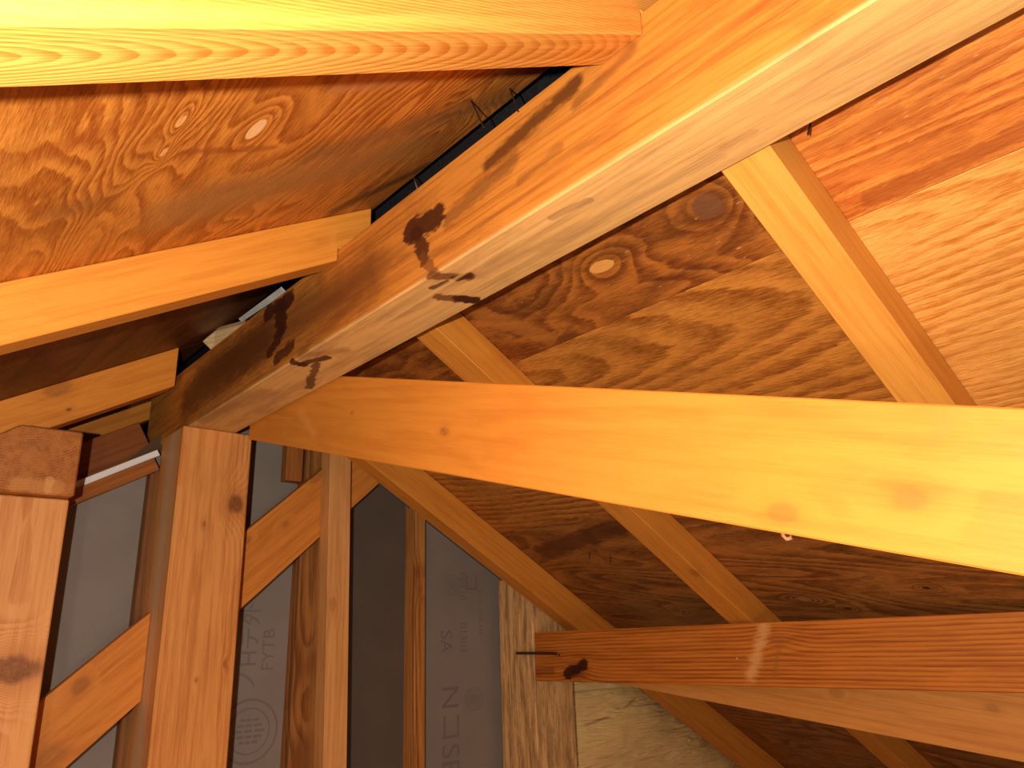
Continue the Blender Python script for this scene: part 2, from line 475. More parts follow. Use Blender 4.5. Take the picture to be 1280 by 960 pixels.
def panel(xs, mat, label=None):
    poly = [(xs[0], -0.99), (xs[-1], -0.99)]
    top = []
    for X in xs[::-1]:
        top.append((X, ztop_L(X) if X <= 0.462 else min(0.465, ztop_R(X))))
    bm = prism_bm(poly + top, WY, WY + 0.0125)
    o = finish(bm, 'gypsum_panel', mat, None, wall)
    if label: o['label'] = label
    return o
panel([-0.93, -0.60, 0.0, 0.4195], G1)
panel([0.4205, 0.462, 0.4625, 0.52, 0.7170], G1)
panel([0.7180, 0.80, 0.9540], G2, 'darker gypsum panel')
panel([0.9550, 1.1, 1.2555], G1)
panel([1.2565, 1.6, 2.5], G1)
bk_o = finish(prism_bm([(-0.93, -0.99), (2.5, -0.99), (2.5, -0.62), (0.60, 0.43), (0.46, 0.43), (0.2, 0.14), (-0.93, -0.52)], WY + 0.0135, WY + 0.022), 'backing_board', plain('backing_board', (0.10, 0.05, 0.025), 0.8), None, wall)
# faint print on the panels, turned on its side
INK = plain('faint_print', (0.165, 0.135, 0.115), 0.8)
def text(body, px, py, size, rot, name='printed_text', Y=WY):
    cu = bpy.data.curves.new(name, 'FONT')
    cu.body = body
    cu.size = size
    cu.align_x = 'CENTER'; cu.align_y = 'CENTER'
    tmp = bpy.data.objects.new('tmp', cu)
    C.objects.link(tmp)
    bpy.context.view_layer.update()
    me = bpy.data.meshes.new_from_object(tmp.evaluated_get(bpy.context.evaluated_depsgraph_get()))
    bpy.data.objects.remove(tmp)
    p = on(px, py, 1, Y) - YY * 0.0006
    mw = Matrix.Translation(p) @ Matrix.Rotation(math.pi / 2, 4, 'X') @ Matrix.Rotation(rot, 4, 'Z')
    return link(name, me, INK, wall, mw)
def ringmark(px, py, r, name='printed_stamp', n=28, inner=True):
    p = on(px, py, 1, WY) - YY * 0.0006
    bm = bmesh.new()
    for rr, wd in ((r, r * 0.07), (r * 0.72, r * 0.05)) if inner else ((r, r * 0.1),):
        a = [bm.verts.new((math.cos(k * math.tau / n) * rr, 0, math.sin(k * math.tau / n) * rr)) for k in range(n)]
        b = [bm.verts.new((math.cos(k * math.tau / n) * (rr - wd), 0, math.sin(k * math.tau / n) * (rr - wd))) for k in range(n)]
        for k in range(n): bm.faces.new((a[k], a[(k + 1) % n], b[(k + 1) % n], b[k]))
    for k in range(-2, 3):                   # lines of small print inside the stamp
        h_ = r * 0.17 * k
        w_ = r * (0.52 - 0.10 * abs(k))
        for a_, b_ in ((-1, -0.45), (-0.3, 0.2), (0.35, 1)):
            bm.faces.new([bm.verts.new((x_ * w_, 0, h_ + z_ * r)) for x_, z_ in ((a_, -0.04), (b_, -0.04), (b_, 0.04), (a_, 0.04))])
    return finish(bm, name, INK, Matrix.Translation(p), wall)
DN = -math.pi / 2
text('SA', 557, 802, 0.044, DN)
text('01303', 579, 797, 0.026, DN)
text('N-110', 578, 733, 0.024, DN)
text('コ', 588, 728, 0.05, DN)
text('0120-1303-110', 600, 765, 0.017, DN)
text('NコSE', 562, 912, 0.066, DN)
ringmark(565, 731, 0.023)
ringmark(592, 873, 0.024)
text('ノHデ外', 313, 808, 0.042, -DN)
text('FYTB', 336, 812, 0.034, -DN)
ringmark(311, 914, 0.055)

# ------------------------------------------------------------------ ridge beam
RX0, RX1, RZ0, RZ1 = 0.421, 0.503, 0.365, 0.4865
mw = frame(YY, V((0, 0, 1)), V(((RX0 + RX1) / 2, 0, RZ0)))
inv = mw.inverted()
def rL(x, y): return inv @ on(x, y, 0, RX0)
def rB(x, y): return inv @ on(x, y, 2, RZ0)
BR = (0.10, 0.030, 0.008)
DKB = (0.16, 0.050, 0.012)
rst = [(rL(250, 475), rL(460, 345), 0.065, 0.75, (0.15, 0.046, 0.010), 0.9, 0.1),
       (rL(235, 500), rL(330, 425), 0.060, 0.75, (0.085, 0.024, 0.006), 0.8, 0.2),
       (rL(560, 275), rL(640, 200), 0.016, 0.6, DKB, 2.0, 0.2), (rL(610, 205), rL(720, 105), 0.013, 0.85, (0.085, 0.020, 0.005), 1.5, 0.3),
       (rL(720, 130), rL(790, 62), 0.010, 0.6, STAIN2, 1.4, 0.2), (rL(650, 225), rL(700, 185), 0.008, 0.4, DKB, 2.0, 0.2),
       (rL(545, 272), rL(515, 290), 0.020, 0.94, STAIN, 2.2), (rL(520, 290), rL(530, 318), 0.013, 0.9, STAIN, 2.4), (rL(528, 322), rL(545, 345), 0.008, 0.7, DKB, 2.4),
       (rL(335, 390), rL(362, 375), 0.016, 0.95, STAIN, 2.0), (rL(350, 385), rL(352, 408), 0.022, 0.95, STAIN, 2.2), (rL(352, 415), rL(338, 440), 0.013, 0.9, STAIN, 2.4),
       (rL(365, 432), rL(345, 448), 0.010, 0.85, STAIN, 2.4),
       (rB(500, 350), rB(600, 345), 0.016, 0.35, (0.36, 0.16, 0.05), 1.5, 0.2),
       (rB(515, 345), rB(583, 346), 0.0095, 0.85, DKB, 2.0), (rB(570, 348), rB(586, 344), 0.0080, 0.9, STAIN, 1.8),
       (rB(550, 372), rB(590, 375), 0.0110, 0.90, DKB, 1.8), (rB(575, 373), rB(593, 376), 0.0105, 0.95, STAIN, 1.5), (rB(540, 360), rB(560, 352), 0.0045, 0.8, STAIN, 2.2),
       (rB(343, 449), rB(378, 456), 0.0095, 0.92, STAIN, 2.4), (rB(375, 456), rB(408, 447), 0.0080, 0.9, STAIN, 2.6),
       (rB(395, 455), rB(386, 485), 0.0075, 0.8, STAIN, 3.0), (rB(350, 448), rB(430, 438), 0.015, 0.4, STAIN2, 1.5, 0.2),
       (rB(330, 490), rB(250, 525), 0.03, 0.5, (0.30, 0.125, 0.038), 1.2, 0.1),
       (rB(470, 410), rB(1010, 75), 0.0045, 0.55, (0.80, 0.47, 0.17), 0.8, 0.1),
       (rB(600, 345), rB(900, 195), 0.010, 0.45, (0.42, 0.215, 0.085), 1.2, 0.1),
       (rB(690, 272), rB(735, 250), 0.006, 0.5, (0.24, 0.11, 0.04), 1.6), (rB(905, 185), rB(940, 165), 0.006, 0.3, (0.34, 0.15, 0.05), 1.6)]
m_ridge = wood('ridge_wood', (0.66, 0.285, 0.058), (0.40, 0.125, 0.022), seed=0.2, freq=110, pith=(0.09, -0.35), contrast=0.3, blotch=0.6, wave=0.012,
               stains=rst, sap=(2, 0.0035, 0.003, (0.78, 0.47, 0.185)), fibre=0.85)
# pale lower face comes from the sapwood of the same log: local z < 3 mm
m_ridge_n = m_ridge.node_tree
bm = prism_bm([(RX0 - 0.462, 0.0), (RX1 - 0.462, 0.0), (RX1 - 0.462, 0.1213), (RX0 - 0.462, 0.1213)], -0.55, 1.56)
# local x must run along Y: swap axes
for v in bm.verts: v.co = V((v.co.y, -v.co.x, v.co.z))
ridge = finish(bm, 'ridge_beam', m_ridge, mw, None, 0.0015)
tag(ridge, 'heavy ridge beam with dark rain stains running diagonally across the top of the photo', 'beam')

# ------------------------------------------------------------------ rafters
def rafter(side, Y0, Y1, Nb, Nt, d0, d1, mat, label, plumb_x=None, group='rafters', over=None):
    """side R/L; box between Y0..Y1, from Nb to Nt along the roof normal; upper end cut plumb at X = plumb_x"""
    D, N = (DR, NR) if side == 'R' else (DL, NL)
    if side == 'R':
        o = N * Nb + YY * Y0
        mw_ = frame(D, N, o)                 # local y = N x D
    else:
        o = N * Nb + YY * Y0
        mw_ = frame(D, N, o)
    sgn = 1 if mw_.col[1][1] > 0 else -1
    H = Nt - Nb
    # plumb cut at the ridge: X = D.x*d + N.x*(Nb+z)
    def dcut(z): return (plumb_x - N.x * (Nb + z)) / D.x
    poly = [(dcut(0), 0), (d1, 0), (d1, H), (dcut(H), H)]
    if over:                                 # notched over the corner of the ridge beam
        T = lambda X_, Z_: (V((X_, 0, Z_)).dot(D), V((X_, 0, Z_)).dot(N) - Nb)
        zc = RZ1 + 0.0008
        zt_ = (Nt + s30 * over) / c30
        poly = [(dcut(0), 0), (d1, 0), (d1, H), T(over, zt_), T(over, zc), T(plumb_x, zc)]
    bm = prism_bm(poly, 0, sgn * (Y1 - Y0))
    o = finish(bm, 'rafter', mat, mw_, None, 0.0012)
    return tag(o, label, 'rafter', group)

def rinv(side, Y0, Nb):
    D, N = (DR, NR) if side == 'R' else (DL, NL)
    return frame(D, N, N * Nb + YY * Y0).inverted()

mA = wood('rafter_wood_a', (0.74, 0.375, 0.085), (0.60, 0.25, 0.045), seed=1.1, freq=330, pith=(-0.02, -0.16), contrast=0.35, blotch=0.15)
rafter('R', 0.2505, 0.2965, 0.5745, 0.6160, 0, 1.02, mA, 'orange rafter nearest the right edge, running down from the ridge beam to the broad brace', RX1 + 0.001)
iB = rinv('R', 0.767, 0.617)
mB = wood('rafter_wood_b', (0.66, 0.285, 0.052), (0.50, 0.18, 0.026), seed=2.7, freq=230, pith=(-0.03, -0.10), contrast=0.35,
          knots=[(iB @ on_n(868, 716, NR, .617), 0.009, 0.5)])
rafter('R', 0.767, 0.813, 0.617, roofR(0.767) - 0.0005, 0, 2.55, mB, 'middle right rafter, passing behind the broad brace and under the small dark triangle of sheathing', RX1 + 0.001)
mC = wood('rafter_wood_c', (0.68, 0.295, 0.054), (0.48, 0.17, 0.026), seed=3.9, freq=230, pith=(-0.04, -0.08), contrast=0.35)
rafter('R', 1.247, 1.287, 0.650, roofR(1.247) - 0.0005, 0, 2.55, mC, 'right rafter closest to the grey gable wall, above the staple and post', 0.535)

mL1 = wood('rafter_wood_d', (0.80, 0.43, 0.115), (0.60, 0.23, 0.040), seed=5.2, freq=460, pith=(-0.022, 0.006), contrast=0.85, tilt=0.0, tilt2=-0.12, blotch=0.06, wave=0.006)
rafter('L', 0.297, 0.343, 0.1915, RL - 0.0005, 0, 0.70, mL1, 'brightly lit left rafter along the top edge of the photo', RX0 - 0.0008, over=0.468)
mL2 = wood('rafter_wood_e', (0.74, 0.335, 0.062), (0.58, 0.22, 0.035), seed=6.6, freq=260, pith=(-0.06, 0.02), contrast=0.25, blotch=0.2,
           knots=[(rinv('L', 0.803, .1965) @ on(400, 300, 1, .803), 0.006, 0.2)])
rafter('L', 0.803, 0.842, 0.1965, RL - 0.0005, 0, 0.58, mL2, 'second left rafter, long orange piece ending above the white strip', RX0 - 0.0008, over=0.468)
mL3 = wood('rafter_wood_f', (0.82, 0.34, 0.060), (0.62, 0.215, 0.032), seed=7.3, freq=260, pith=(-0.06, 0.03), contrast=0.3, blotch=0.25,
           knots=[(rinv('L', 1.389, .1895) @ on(72, 487, 1, 1.389), 0.014, 0.45), (rinv('L', 1.389, .1895) @ on(233, 445, 1, 1.389), 0.006, 0.6),
                  (rinv('L', 1.389, .1895) @ on(86, 512, 1, 1.389), 0.003, 0.8)])
rafter('L', 1.389, 1.432, 0.1895, RL - 0.0005, 0, 0.66, mL3, 'third left rafter, just above the cut beam end', 0.412)
mL4 = wood('rafter_wood_g', (0.74, 0.30, 0.055), (0.55, 0.19, 0.030), seed=8.1, freq=120, pith=(-0.06, 0.02), contrast=0.4)
rafter('L', 1.73, 1.775, 0.184, RL - 0.0005, 0, 0.66, mL4, 'farthest left rafter, dim piece seen above the white strip of the gable', 0.53)

# ------------------------------------------------------------------ broad diagonal brace nailed along the ridge side
X = 0.5055
tl, tr = on(430, 470, 0, X), on(1280, 510, 0, X)
bl, br = on(440, 572, 0, X), on(1280, 720, 0, X)
def lin(a, b, Y): return a.z + (b.z - a.z) * (Y - a.y) / (b.y - a.y)
Yn, Yf = -0.12, 1.262
poly = [(Yn, lin(bl, br, Yn)), (Yf, lin(bl, br, Yf)), (Yf, 0.386), (1.02, 0.386), (0.99, lin(tl, tr, 0.99)), (Yn, lin(tl, tr, Yn))]
ex = V((0, bl.y - br.y, bl.z - br.z)).normalized()
mw = frame(ex, V((1, 0, 0)), V((X, 0.5, 0.17)))        # local z = +X-ish thickness, x along the brace
inv = mw.inverted()
bm = bmesh.new()
a = [bm.verts.new(inv @ V((X, p[0], p[1]))) for p in poly]
b = [bm.verts.new(inv @ V((X + 0.027, p[0], p[1]))) for p in poly]
bm.faces.new(a); bm.faces.new(b[::-1])
for i in range(len(a)): bm.faces.new((a[i], b[i], b[(i + 1) % len(a)], a[(i + 1) % len(a)]))
def bk(x, y): return inv @ on(x, y, 0, X)
m_br = wood('brace_wood', (0.70, 0.305, 0.058), (0.54, 0.195, 0.030), seed=9.9, freq=120, pith=(-0.02, -0.11), contrast=0.3, blotch=0.3, wave=0.012, fibre=0.4,
            knots=[(bk(1137, 622), 0.0095, 0.30), (bk(978, 640), 0.0075, 0.30), (bk(555, 540), 0.006, 0.4), (bk(440, 516), 0.003, 0.35)],
            stains=[(bk(1170, 545), bk(1205, 505), 0.007, 0.35, (0.52, 0.20, 0.045), 2.5, 0.0),
                    (bk(375, 515), bk(392, 542), 0.014, 0.25, (0.80, 0.42, 0.13), 2.0, 0.0),
                    
                    (bk(553, 536), bk(557, 543), 0.0022, 0.6, (0.26, 0.09, 0.02), 2.0, 0.2), (bk(1145, 612), bk(1142, 635), 0.0018, 0.4, (0.50, 0.15, 0.03), 2.0, 0.0)])
brace = finish(bm, 'ridge_brace', m_br, mw, None, 0.0012)
tag(brace, 'broad bright orange brace slanting from the ridge post across the right half', 'brace')
# torn bark chip hanging from the lower edge of the brace
p = on(982, 664, 0, X + 0.004)
bm = bmesh.new()
pts = [p + V((0.0, 0.0035, 0.003)), p + V((0.001, 0.003, -0.003)), p + V((0.003, 0.0015, -0.0052)), p + V((0.002, -0.0022, -0.005)), p + V((0.001, -0.0032, -0.001))]
tube_bm(pts, [0.0010, 0.0016, 0.0018, 0.0016, 0.0009], 7, bm)
chip = finish(bm, 'bark_chip', plain('bark', (0.30, 0.13, 0.05), 0.7, 0, 0.3, 300), None, brace, smooth=True)
chip['label'] = 'small torn bark chip'

# ------------------------------------------------------------------ right purlin and its post, second brace
PX = 1.200
y_l = on(668, 820, 0, PX).y
zt, zb = 0.0115, -0.0905
mw = frame(YY, V((0, 0, 1)), V((PX + 0.0525, 0, zb)))
inv = mw.inverted()
def pk(x, y): return inv @ on(x, y, 0, PX)
m_pu = wood('purlin_wood', (0.60, 0.225, 0.040), (0.30, 0.088, 0.013), seed=1.4, freq=150, pith=(0.02, 0.42), contrast=0.75, tilt=0.0, tilt2=0.006, blotch=0.25, wave=0.008,
            knots=[(pk(722, 838), 0.012, 0.9), (pk(972, 800), 0.012, 0.12)],
            stains=[(pk(710, 842), pk(730, 830), 0.014, 0.93, (0.03, 0.006, 0.003), 1.8), (pk(672, 840), pk(690, 838), 0.01, 0.5, (0.2, 0.05, 0.01), 1.5),
                    (pk(955, 788), pk(938, 846), 0.018, 0.60, (0.72, 0.38, 0.13), 2.0, 0.0), (pk(975, 800), pk(968, 845), 0.008, 0.5, (0.30, 0.10, 0.02), 1.5, 0.1)])
hx = zt - zb
bm = prism_bm([(-0.0525, 0), (0.0525, 0), (0.0525, hx - 0.105 * math.tan(math.pi / 6) - 0.003), (-0.051, hx)], -0.30, y_l)
for v in bm.verts: v.co = V((v.co.y, -v.co.x, v.co.z))      # top planed to the roof slope
purlin = finish(bm, 'purlin', m_pu, mw, None, 0.0015)
tag(purlin, 'reddish horizontal purlin at lower right with a black knot near its cut end', 'beam')

PYf = y_l + 0.002
def post_mw(X_, Y_, Z_): return frame(V((0, 0, 1)), V((1, 0, 0)), V((X_, Y_, Z_)))   # local x up, z = X, y = Y
m_p3 = wood('weathered_post_wood', (0.82, 0.54, 0.26), (0.46, 0.24, 0.09), seed=2.5, freq=160, pith=(0.0, -0.05), contrast=0.4, fibre=0.7, blotch=0.5,
            dirt=(0.75, (0.20, 0.10, 0.042)))
# top of the post is cut on the roof slope, under the rafter
X0, X1 = PX, PX + 0.117
def zs(X_): return (0.714 - s30 * X_) / c30
bm = bmesh.new()
mw = post_mw(X0, PYf, -0.3)
inv = mw.inverted()
for_v = []
for Yv in (PYf, PYf + 0.116):
    for X_, Z_ in ((X0, -0.999), (X1, -0.999), (X1, zs(X1)), (X0, zs(X0))):
        for_v.append(bm.verts.new(inv @ V((X_, Yv, Z_))))
for f in ((0, 1, 2, 3), (7, 6, 5, 4), (0, 4, 5, 1), (1, 5, 6, 2), (2, 6, 7, 3), (3, 7, 4, 0)): bm.faces.new([for_v[i] for i in f])
post_r = finish(bm, 'post', m_p3, mw, None, 0.002)
tag(post_r, 'weathered square post with grey blotches, stapled to the end of the low purlin', 'post')

# iron dog: a round staple bridging post and purlin
a, b = on(645, 817, 0, PX - 0.004), on(697, 817.5, 0, PX - 0.004)
pts = [a + V((0.019, 0, -0.001)), a + V((0.004, 0, 0)), a + V((0.0012, 0.0, 0.0006)) + (b - a) * 0.01, a + (b - a) * 0.06 + V((-0.0012, 0, 0.0008)), a + (b - a) * 0.5 + V((-0.0012, 0, 0.0012)),
       a + (b - a) * 0.94 + V((-0.0012, 0, 0.0008)), b + V((0.0012, 0, 0)), b + V((0.004, 0, -0.001)), b + V((0.019, 0, -0.002))]
staple = finish(tube_bm(pts, 0.0032, 10), 'iron_staple', plain('brown_iron', (0.16, 0.085, 0.05), 0.35, 0.8), None, None, 0, True)
tag(staple, 'dark round iron staple joining the low purlin to the weathered post', 'staple')

X = PX + 0.1075
t0, t1 = on(772, 855, 0, X), on(1280, 953, 0, X)
mw = frame((t0 - t1).normalized(), V((1, 0, 0)), (t0 + t1) / 2)
def zl(Y): return t1.z + (t0.z - t1.z) * (Y - t1.y) / (t0.y - t1.y)
Ya, Yb = 0.0, min(1.19, t0.y + 0.01)
inv = mw.inverted()
bm = bmesh.new()
def ztop(Y): return min(-0.055, zl(Y) + 0.135)
a = [bm.verts.new(inv @ V((X, y_, z_))) for y_, z_ in ((Ya, zl(Ya)), (Yb, zl(Yb)), (Yb, ztop(Yb)), (Ya, ztop(Ya)))]
b = [bm.verts.new(inv @ V((X + 0.020, y_, z_))) for y_, z_ in ((Ya, zl(Ya)), (Yb, zl(Yb)), (Yb, ztop(Yb)), (Ya, ztop(Ya)))]
bm.faces.new(a); bm.faces.new(b[::-1])
for i in range(4): bm.faces.new((a[i], b[i], b[(i + 1) % 4], a[(i + 1) % 4]))
m_b2 = wood('pale_board_wood', (0.66, 0.315, 0.090), (0.46, 0.19, 0.045), seed=3.3, freq=90, pith=(0.05, -0.14), contrast=0.3, blotch=0.25,
            knots=[(inv @ on(1045, 866, 0, X), 0.009, 0.35), (inv @ on(1240, 885, 0, X), 0.006, 0.3)])
b2 = finish(bm, 'purlin_brace', m_b2, mw, None, 0.001)
tag(b2, 'pale board slanting down to the right directly beneath the reddish low purlin', 'brace')

# ------------------------------------------------------------------ ridge post, left post, left purlin end
Yp = 1.310
x0, x1 = 0.3132 * Yp, 0.4055 * Yp
mw = post_mw(x0, Yp, 0)
inv = mw.inverted()
m_p1 = wood('cedar_post_wood', (0.72, 0.345, 0.115), (0.52, 0.20, 0.052), seed=4.4, freq=300, pith=(-0.14, 0.05), contrast=0.5, tilt=0.003, tilt2=0.004, blotch=0.35, fibre=0.9, wave=0.006,
            knots=[(inv @ on(296, 630, 1, Yp), 0.016, 1.0, 0.8), (inv @ on(255, 655, 1, Yp), 0.004, 0.6), (inv @ on(245, 850, 1, Yp), 0.003, 0.6), (inv @ on(562 / 2, 830, 1, Yp), 0.003, 0.5)],
            stains=[(inv @ on(228, 560, 1, Yp), inv @ on(225, 600, 1, Yp), 0.012, 0.3, (0.55, 0.15, 0.03), 1.5),
                    (inv @ V((x0 - 0.0, Yp + 0.05, 0.4)), inv @ V((x0, Yp + 0.055, -0.4)), 0.050, 0.8, (0.62, 0.41, 0.22), 1.2, 0.0)])
bm = box_bm((-0.999, 0, 0), (RZ0 - 0.001, 0.109, x1 - x0))
sg = 1 if mw.col[1][1] > 0 else -1
for v in bm.verts: v.co.y *= sg
post_c = finish(bm, 'post', m_p1, mw, None, 0.002)
tag(post_c, 'tall square post with one ragged knot standing under the end of the ridge beam', 'post')

# left purlin, cut end towards us
Yq = 1.240
A = on(10, 529, 1, Yq); B = on(103, 540, 1, Yq); Cc = on(95, 621, 1, Yq)
bx0, bx1 = A.x - 0.012, (B.x + Cc.x) / 2
bz1, bz0 = B.z, Cc.z
mw = frame(YY, V((0, 0, 1)), V((bx0, Yq, bz0)))
inv = mw.inverted()
sg = -1                                        # local y points to -X
# section: top left corner planed off along the roof slope
H = bz1 - bz0
sec = [(0, 0), (bx1 - bx0, 0), (bx1 - bx0, H), (0.028, H), (0, H - 0.020)]
bm = bmesh.new()
a = [bm.verts.new((0, -x_, z_)) for x_, z_ in sec]
b = [bm.verts.new((0.168, -x_, z_)) for x_, z_ in sec]
bm.faces.new(a); bm.faces.new(b[::-1])
for i in range(5): bm.faces.new((a[i], b[i], b[(i + 1) % 5], a[(i + 1) % 5]))
def ql(x, y): return inv @ on(x, y, 1, Yq)
m_end = wood('end_grain_wood', (0.50, 0.20, 0.055), (0.30, 0.095, 0.022), seed=6.1, freq=260, pith=(-0.03, 0.17), contrast=0.5, blotch=0.5, fibre=0.8,
             stains=[(ql(20, 605), ql(70, 610), 0.013, 0.45, (0.62, 0.26, 0.07), 1.4), (ql(62, 600), ql(60, 612), 0.007, 0.5, (0.72, 0.36, 0.1), 1.5)])
pl = finish(bm, 'purlin', m_end, mw, None, 0.0025)
tag(pl, 'short brown beam with rough cut end grain resting on the leftmost post', 'beam')

Yl = 1.262
lx1 = (on(82, 626, 1, Yl).x + on(42, 960, 1, Yl).x) / 2
lx0 = lx1 - 0.105
mw = post_mw(lx0, Yl, 0)
inv = mw.inverted()
m_p2 = wood('light_post_wood', (0.76, 0.385, 0.150), (0.58, 0.235, 0.072), seed=5.8, freq=330, pith=(-0.22, 0.06), contrast=0.7, tilt=0.003, tilt2=0.004, blotch=0.15, wave=0.005, fibre=0.7,
            knots=[(inv @ on(12, 838, 1, Yl), 0.046, 0.95, 2.4)])
bm = box_bm((-0.999, 0, 0), (bz0 - 0.001, 0.105, lx1 - lx0))
sg = 1 if mw.col[1][1] > 0 else -1
for v in bm.verts: v.co.y *= sg
post_l = finish(bm, 'post', m_p2, mw, None, 0.002)
tag(post_l, 'leftmost post, pale orange with a big oval knot, cut off by the left edge', 'post')

# ------------------------------------------------------------------ studs, cleat, wall brace in front of the gable panels
def stud(xa_bot, xa_top, width, Y0, depth, ztop0, ztop1, mat, label, name='stud', zb=-0.999):
    """upright with a slightly leaning left edge; its top follows the roof slope"""
    bm = bmesh.new()
    mw_ = post_mw(xa_bot, Y0, 0)
    i_ = mw_.inverted()
    vs_ = []
    def xe(z): return xa_bot + (xa_top - xa_bot) * (z + 0.25) / 0.6
    for Y_ in (Y0, Y0 + depth):
        for X_, Z_ in ((xe(zb), zb), (xe(zb) + width, zb), (xe(ztop1) + width, ztop1), (xe(ztop0), ztop0)):
            vs_.append(bm.verts.new(i_ @ V((X_, Y_, Z_))))
    for f_ in ((0, 1, 2, 3), (7, 6, 5, 4), (0, 4, 5, 1), (1, 5, 6, 2), (2, 6, 7, 3), (3, 7, 4, 0)): bm.faces.new([vs_[k] for k in f_])
    o = finish(bm, name, mat, mw_, None, 0.0012)
    return tag(o, label, 'stud')
def rl_z(X_, n=0.655): return (n - s30 * X_) / c30
m_s1 = wood('pale_stud_wood', (0.70, 0.375, 0.150), (0.52, 0.235, 0.075), seed=1.7, freq=120, pith=(-0.05, 0.09), contrast=0.45, blotch=0.3,
            knots=[(post_mw(0.70, 1.33, 0).inverted() @ on(410, 755, 1, 1.33), 0.009, 0.35)])
Ys = 1.335
stud(0.5345 * Ys, 0.525 * Ys, 0.0465, Ys, 0.036, rl_z(0.71, .718), rl_z(0.755, .718), m_s1, 'pale upright stud in the centre left, bright front and grey edge')
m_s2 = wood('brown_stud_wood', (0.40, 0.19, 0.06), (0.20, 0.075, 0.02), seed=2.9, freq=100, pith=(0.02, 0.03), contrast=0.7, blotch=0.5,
            knots=[(post_mw(0.69, 1.42, 0).inverted() @ on(378, 950, 1, 1.414), 0.02, 0.8), (post_mw(0.69, 1.42, 0).inverted() @ on(392, 830, 1, 1.414), 0.016, 0.5)])
Ye = 1.4175
sx = on(387, 720, 1, Ye).x
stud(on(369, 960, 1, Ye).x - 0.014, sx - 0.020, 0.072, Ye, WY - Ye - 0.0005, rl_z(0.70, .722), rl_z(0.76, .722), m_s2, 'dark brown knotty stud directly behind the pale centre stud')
Yt = 1.412
m_s4 = wood('dark_stud_wood', (0.26, 0.12, 0.040), (0.16, 0.065, 0.02), seed=2.2, freq=150, contrast=0.5, blotch=0.4)  # darker brown than the other studs
qa, qb = on(188, 594, 1, 1.428), on(166, 775, 1, 1.428)
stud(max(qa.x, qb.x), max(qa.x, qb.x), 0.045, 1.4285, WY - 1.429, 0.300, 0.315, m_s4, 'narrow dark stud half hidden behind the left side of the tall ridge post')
m_s3 = wood('thin_stud_wood', (0.56, 0.27, 0.085), (0.26, 0.095, 0.025), seed=3.6, freq=140, pith=(0.01, 0.02), contrast=0.7, blotch=0.3,
            knots=[(post_mw(0.95, 1.41, 0).inverted() @ on(521, 715, 1, 1.41), 0.008, 0.7), (post_mw(0.95, 1.41, 0).inverted() @ on(524, 737, 1, 1.41), 0.008, 0.3)])
xt = (on(518.5, 645, 1, Yt).x + on(518, 960, 1, Yt).x) / 2
stud(xt, xt, 0.027, Yt, WY - Yt - 0.0005, rl_z(0.95, .722), rl_z(0.975, .722), m_s3, 'thin stud standing between the two grey panels left of the printed one')
# short cleat hanging under the brace
Yc = 1.3925
ca, cb = on(357, 600, 1, Yc), on(378, 600, 1, Yc)
m_cl = wood('dark_cleat_wood', (0.38, 0.155, 0.042), (0.24, 0.085, 0.02), seed=4.9, freq=120, contrast=0.5, blotch=0.3)
mw = post_mw(ca.x, Yc, 0)
bm = box_bm((ca.z, 0, 0), (0.43, 0.024, cb.x - ca.x))
sg = 1 if mw.col[1][1] > 0 else -1
for v in bm.verts: v.co.y *= sg
cl = finish(bm, 'cleat', m_cl, mw, None, 0.0012)
tag(cl, 'short dark wood block hanging under the broad brace beside the ridge post', 'block')
# diagonal wall brace
Yw = 1.4165 - 0.0
def wall_brace(pu0, pu1, pl0, pl1, Y0, depth, xa, xb, label, mat):
    u0, u1, l0, l1 = (on(*q_, 1, Y0) for q_ in (pu0, pu1, pl0, pl1))
    d_ = (u1 - u0).normalized()
    mw_ = frame(d_, V((0, 1, 0)), (u0 + l1) / 2)
    i_ = mw_.inverted()
    def zu(X_): return u0.z + (u1.z - u0.z) * (X_ - u0.x) / (u1.x - u0.x)
    def zl_(X_): return l0.z + (l1.z - l0.z) * (X_ - l0.x) / (l1.x - l0.x)
    bm = bmesh.new()
    vs_ = [bm.verts.new(i_ @ V((X_, Y_, Z_))) for Y_ in (Y0, Y0 + depth) for X_, Z_ in ((xa, zl_(xa)), (xb, zl_(xb)), (xb, zu(xb)), (xa, zu(xa)))]
    for f_ in ((0, 1, 2, 3), (7, 6, 5, 4), (0, 4, 5, 1), (1, 5, 6, 2), (2, 6, 7, 3), (3, 7, 4, 0)): bm.faces.new([vs_[k] for k in f_])
    o = finish(bm, 'wall_brace', mat(i_), mw_, None, 0.0012)
    return tag(o, label, 'brace', None)
def mwb(i_):
    return wood('wall_brace_wood', (0.68, 0.285, 0.062), (0.50, 0.175, 0.030), seed=0.8, freq=85, pith=(-0.03, 0.09), contrast=0.45, blotch=0.3, tilt=0.01,
                knots=[(i_ @ on(100, 857, 1, 1.372), 0.010, 0.5), (i_ @ on(60, 950, 1, 1.372), 0.020, 0.4), (i_ @ on(357, 655, 1, 1.372), 0.008, 0.4),
                       (i_ @ on(395, 597, 1, 1.372), 0.009, 0.45), (i_ @ on(310, 675, 1, 1.372), 0.006, 0.5)])
Yw = 1.3725
wall_brace((50, 877), (175, 776), (82, 960), (162, 889), Yw, 0.0195, lx1 - 0.03, x0 - 0.0008, 'lower left piece of the slanting wall brace between the two big posts', mwb)
wall_brace((306, 665), (405, 585), (300, 762), (472, 606), Yw, 0.0195, x1 + 0.0008, 0.835, 'upper piece of the slanting wall brace passing behind the pale stud', mwb)

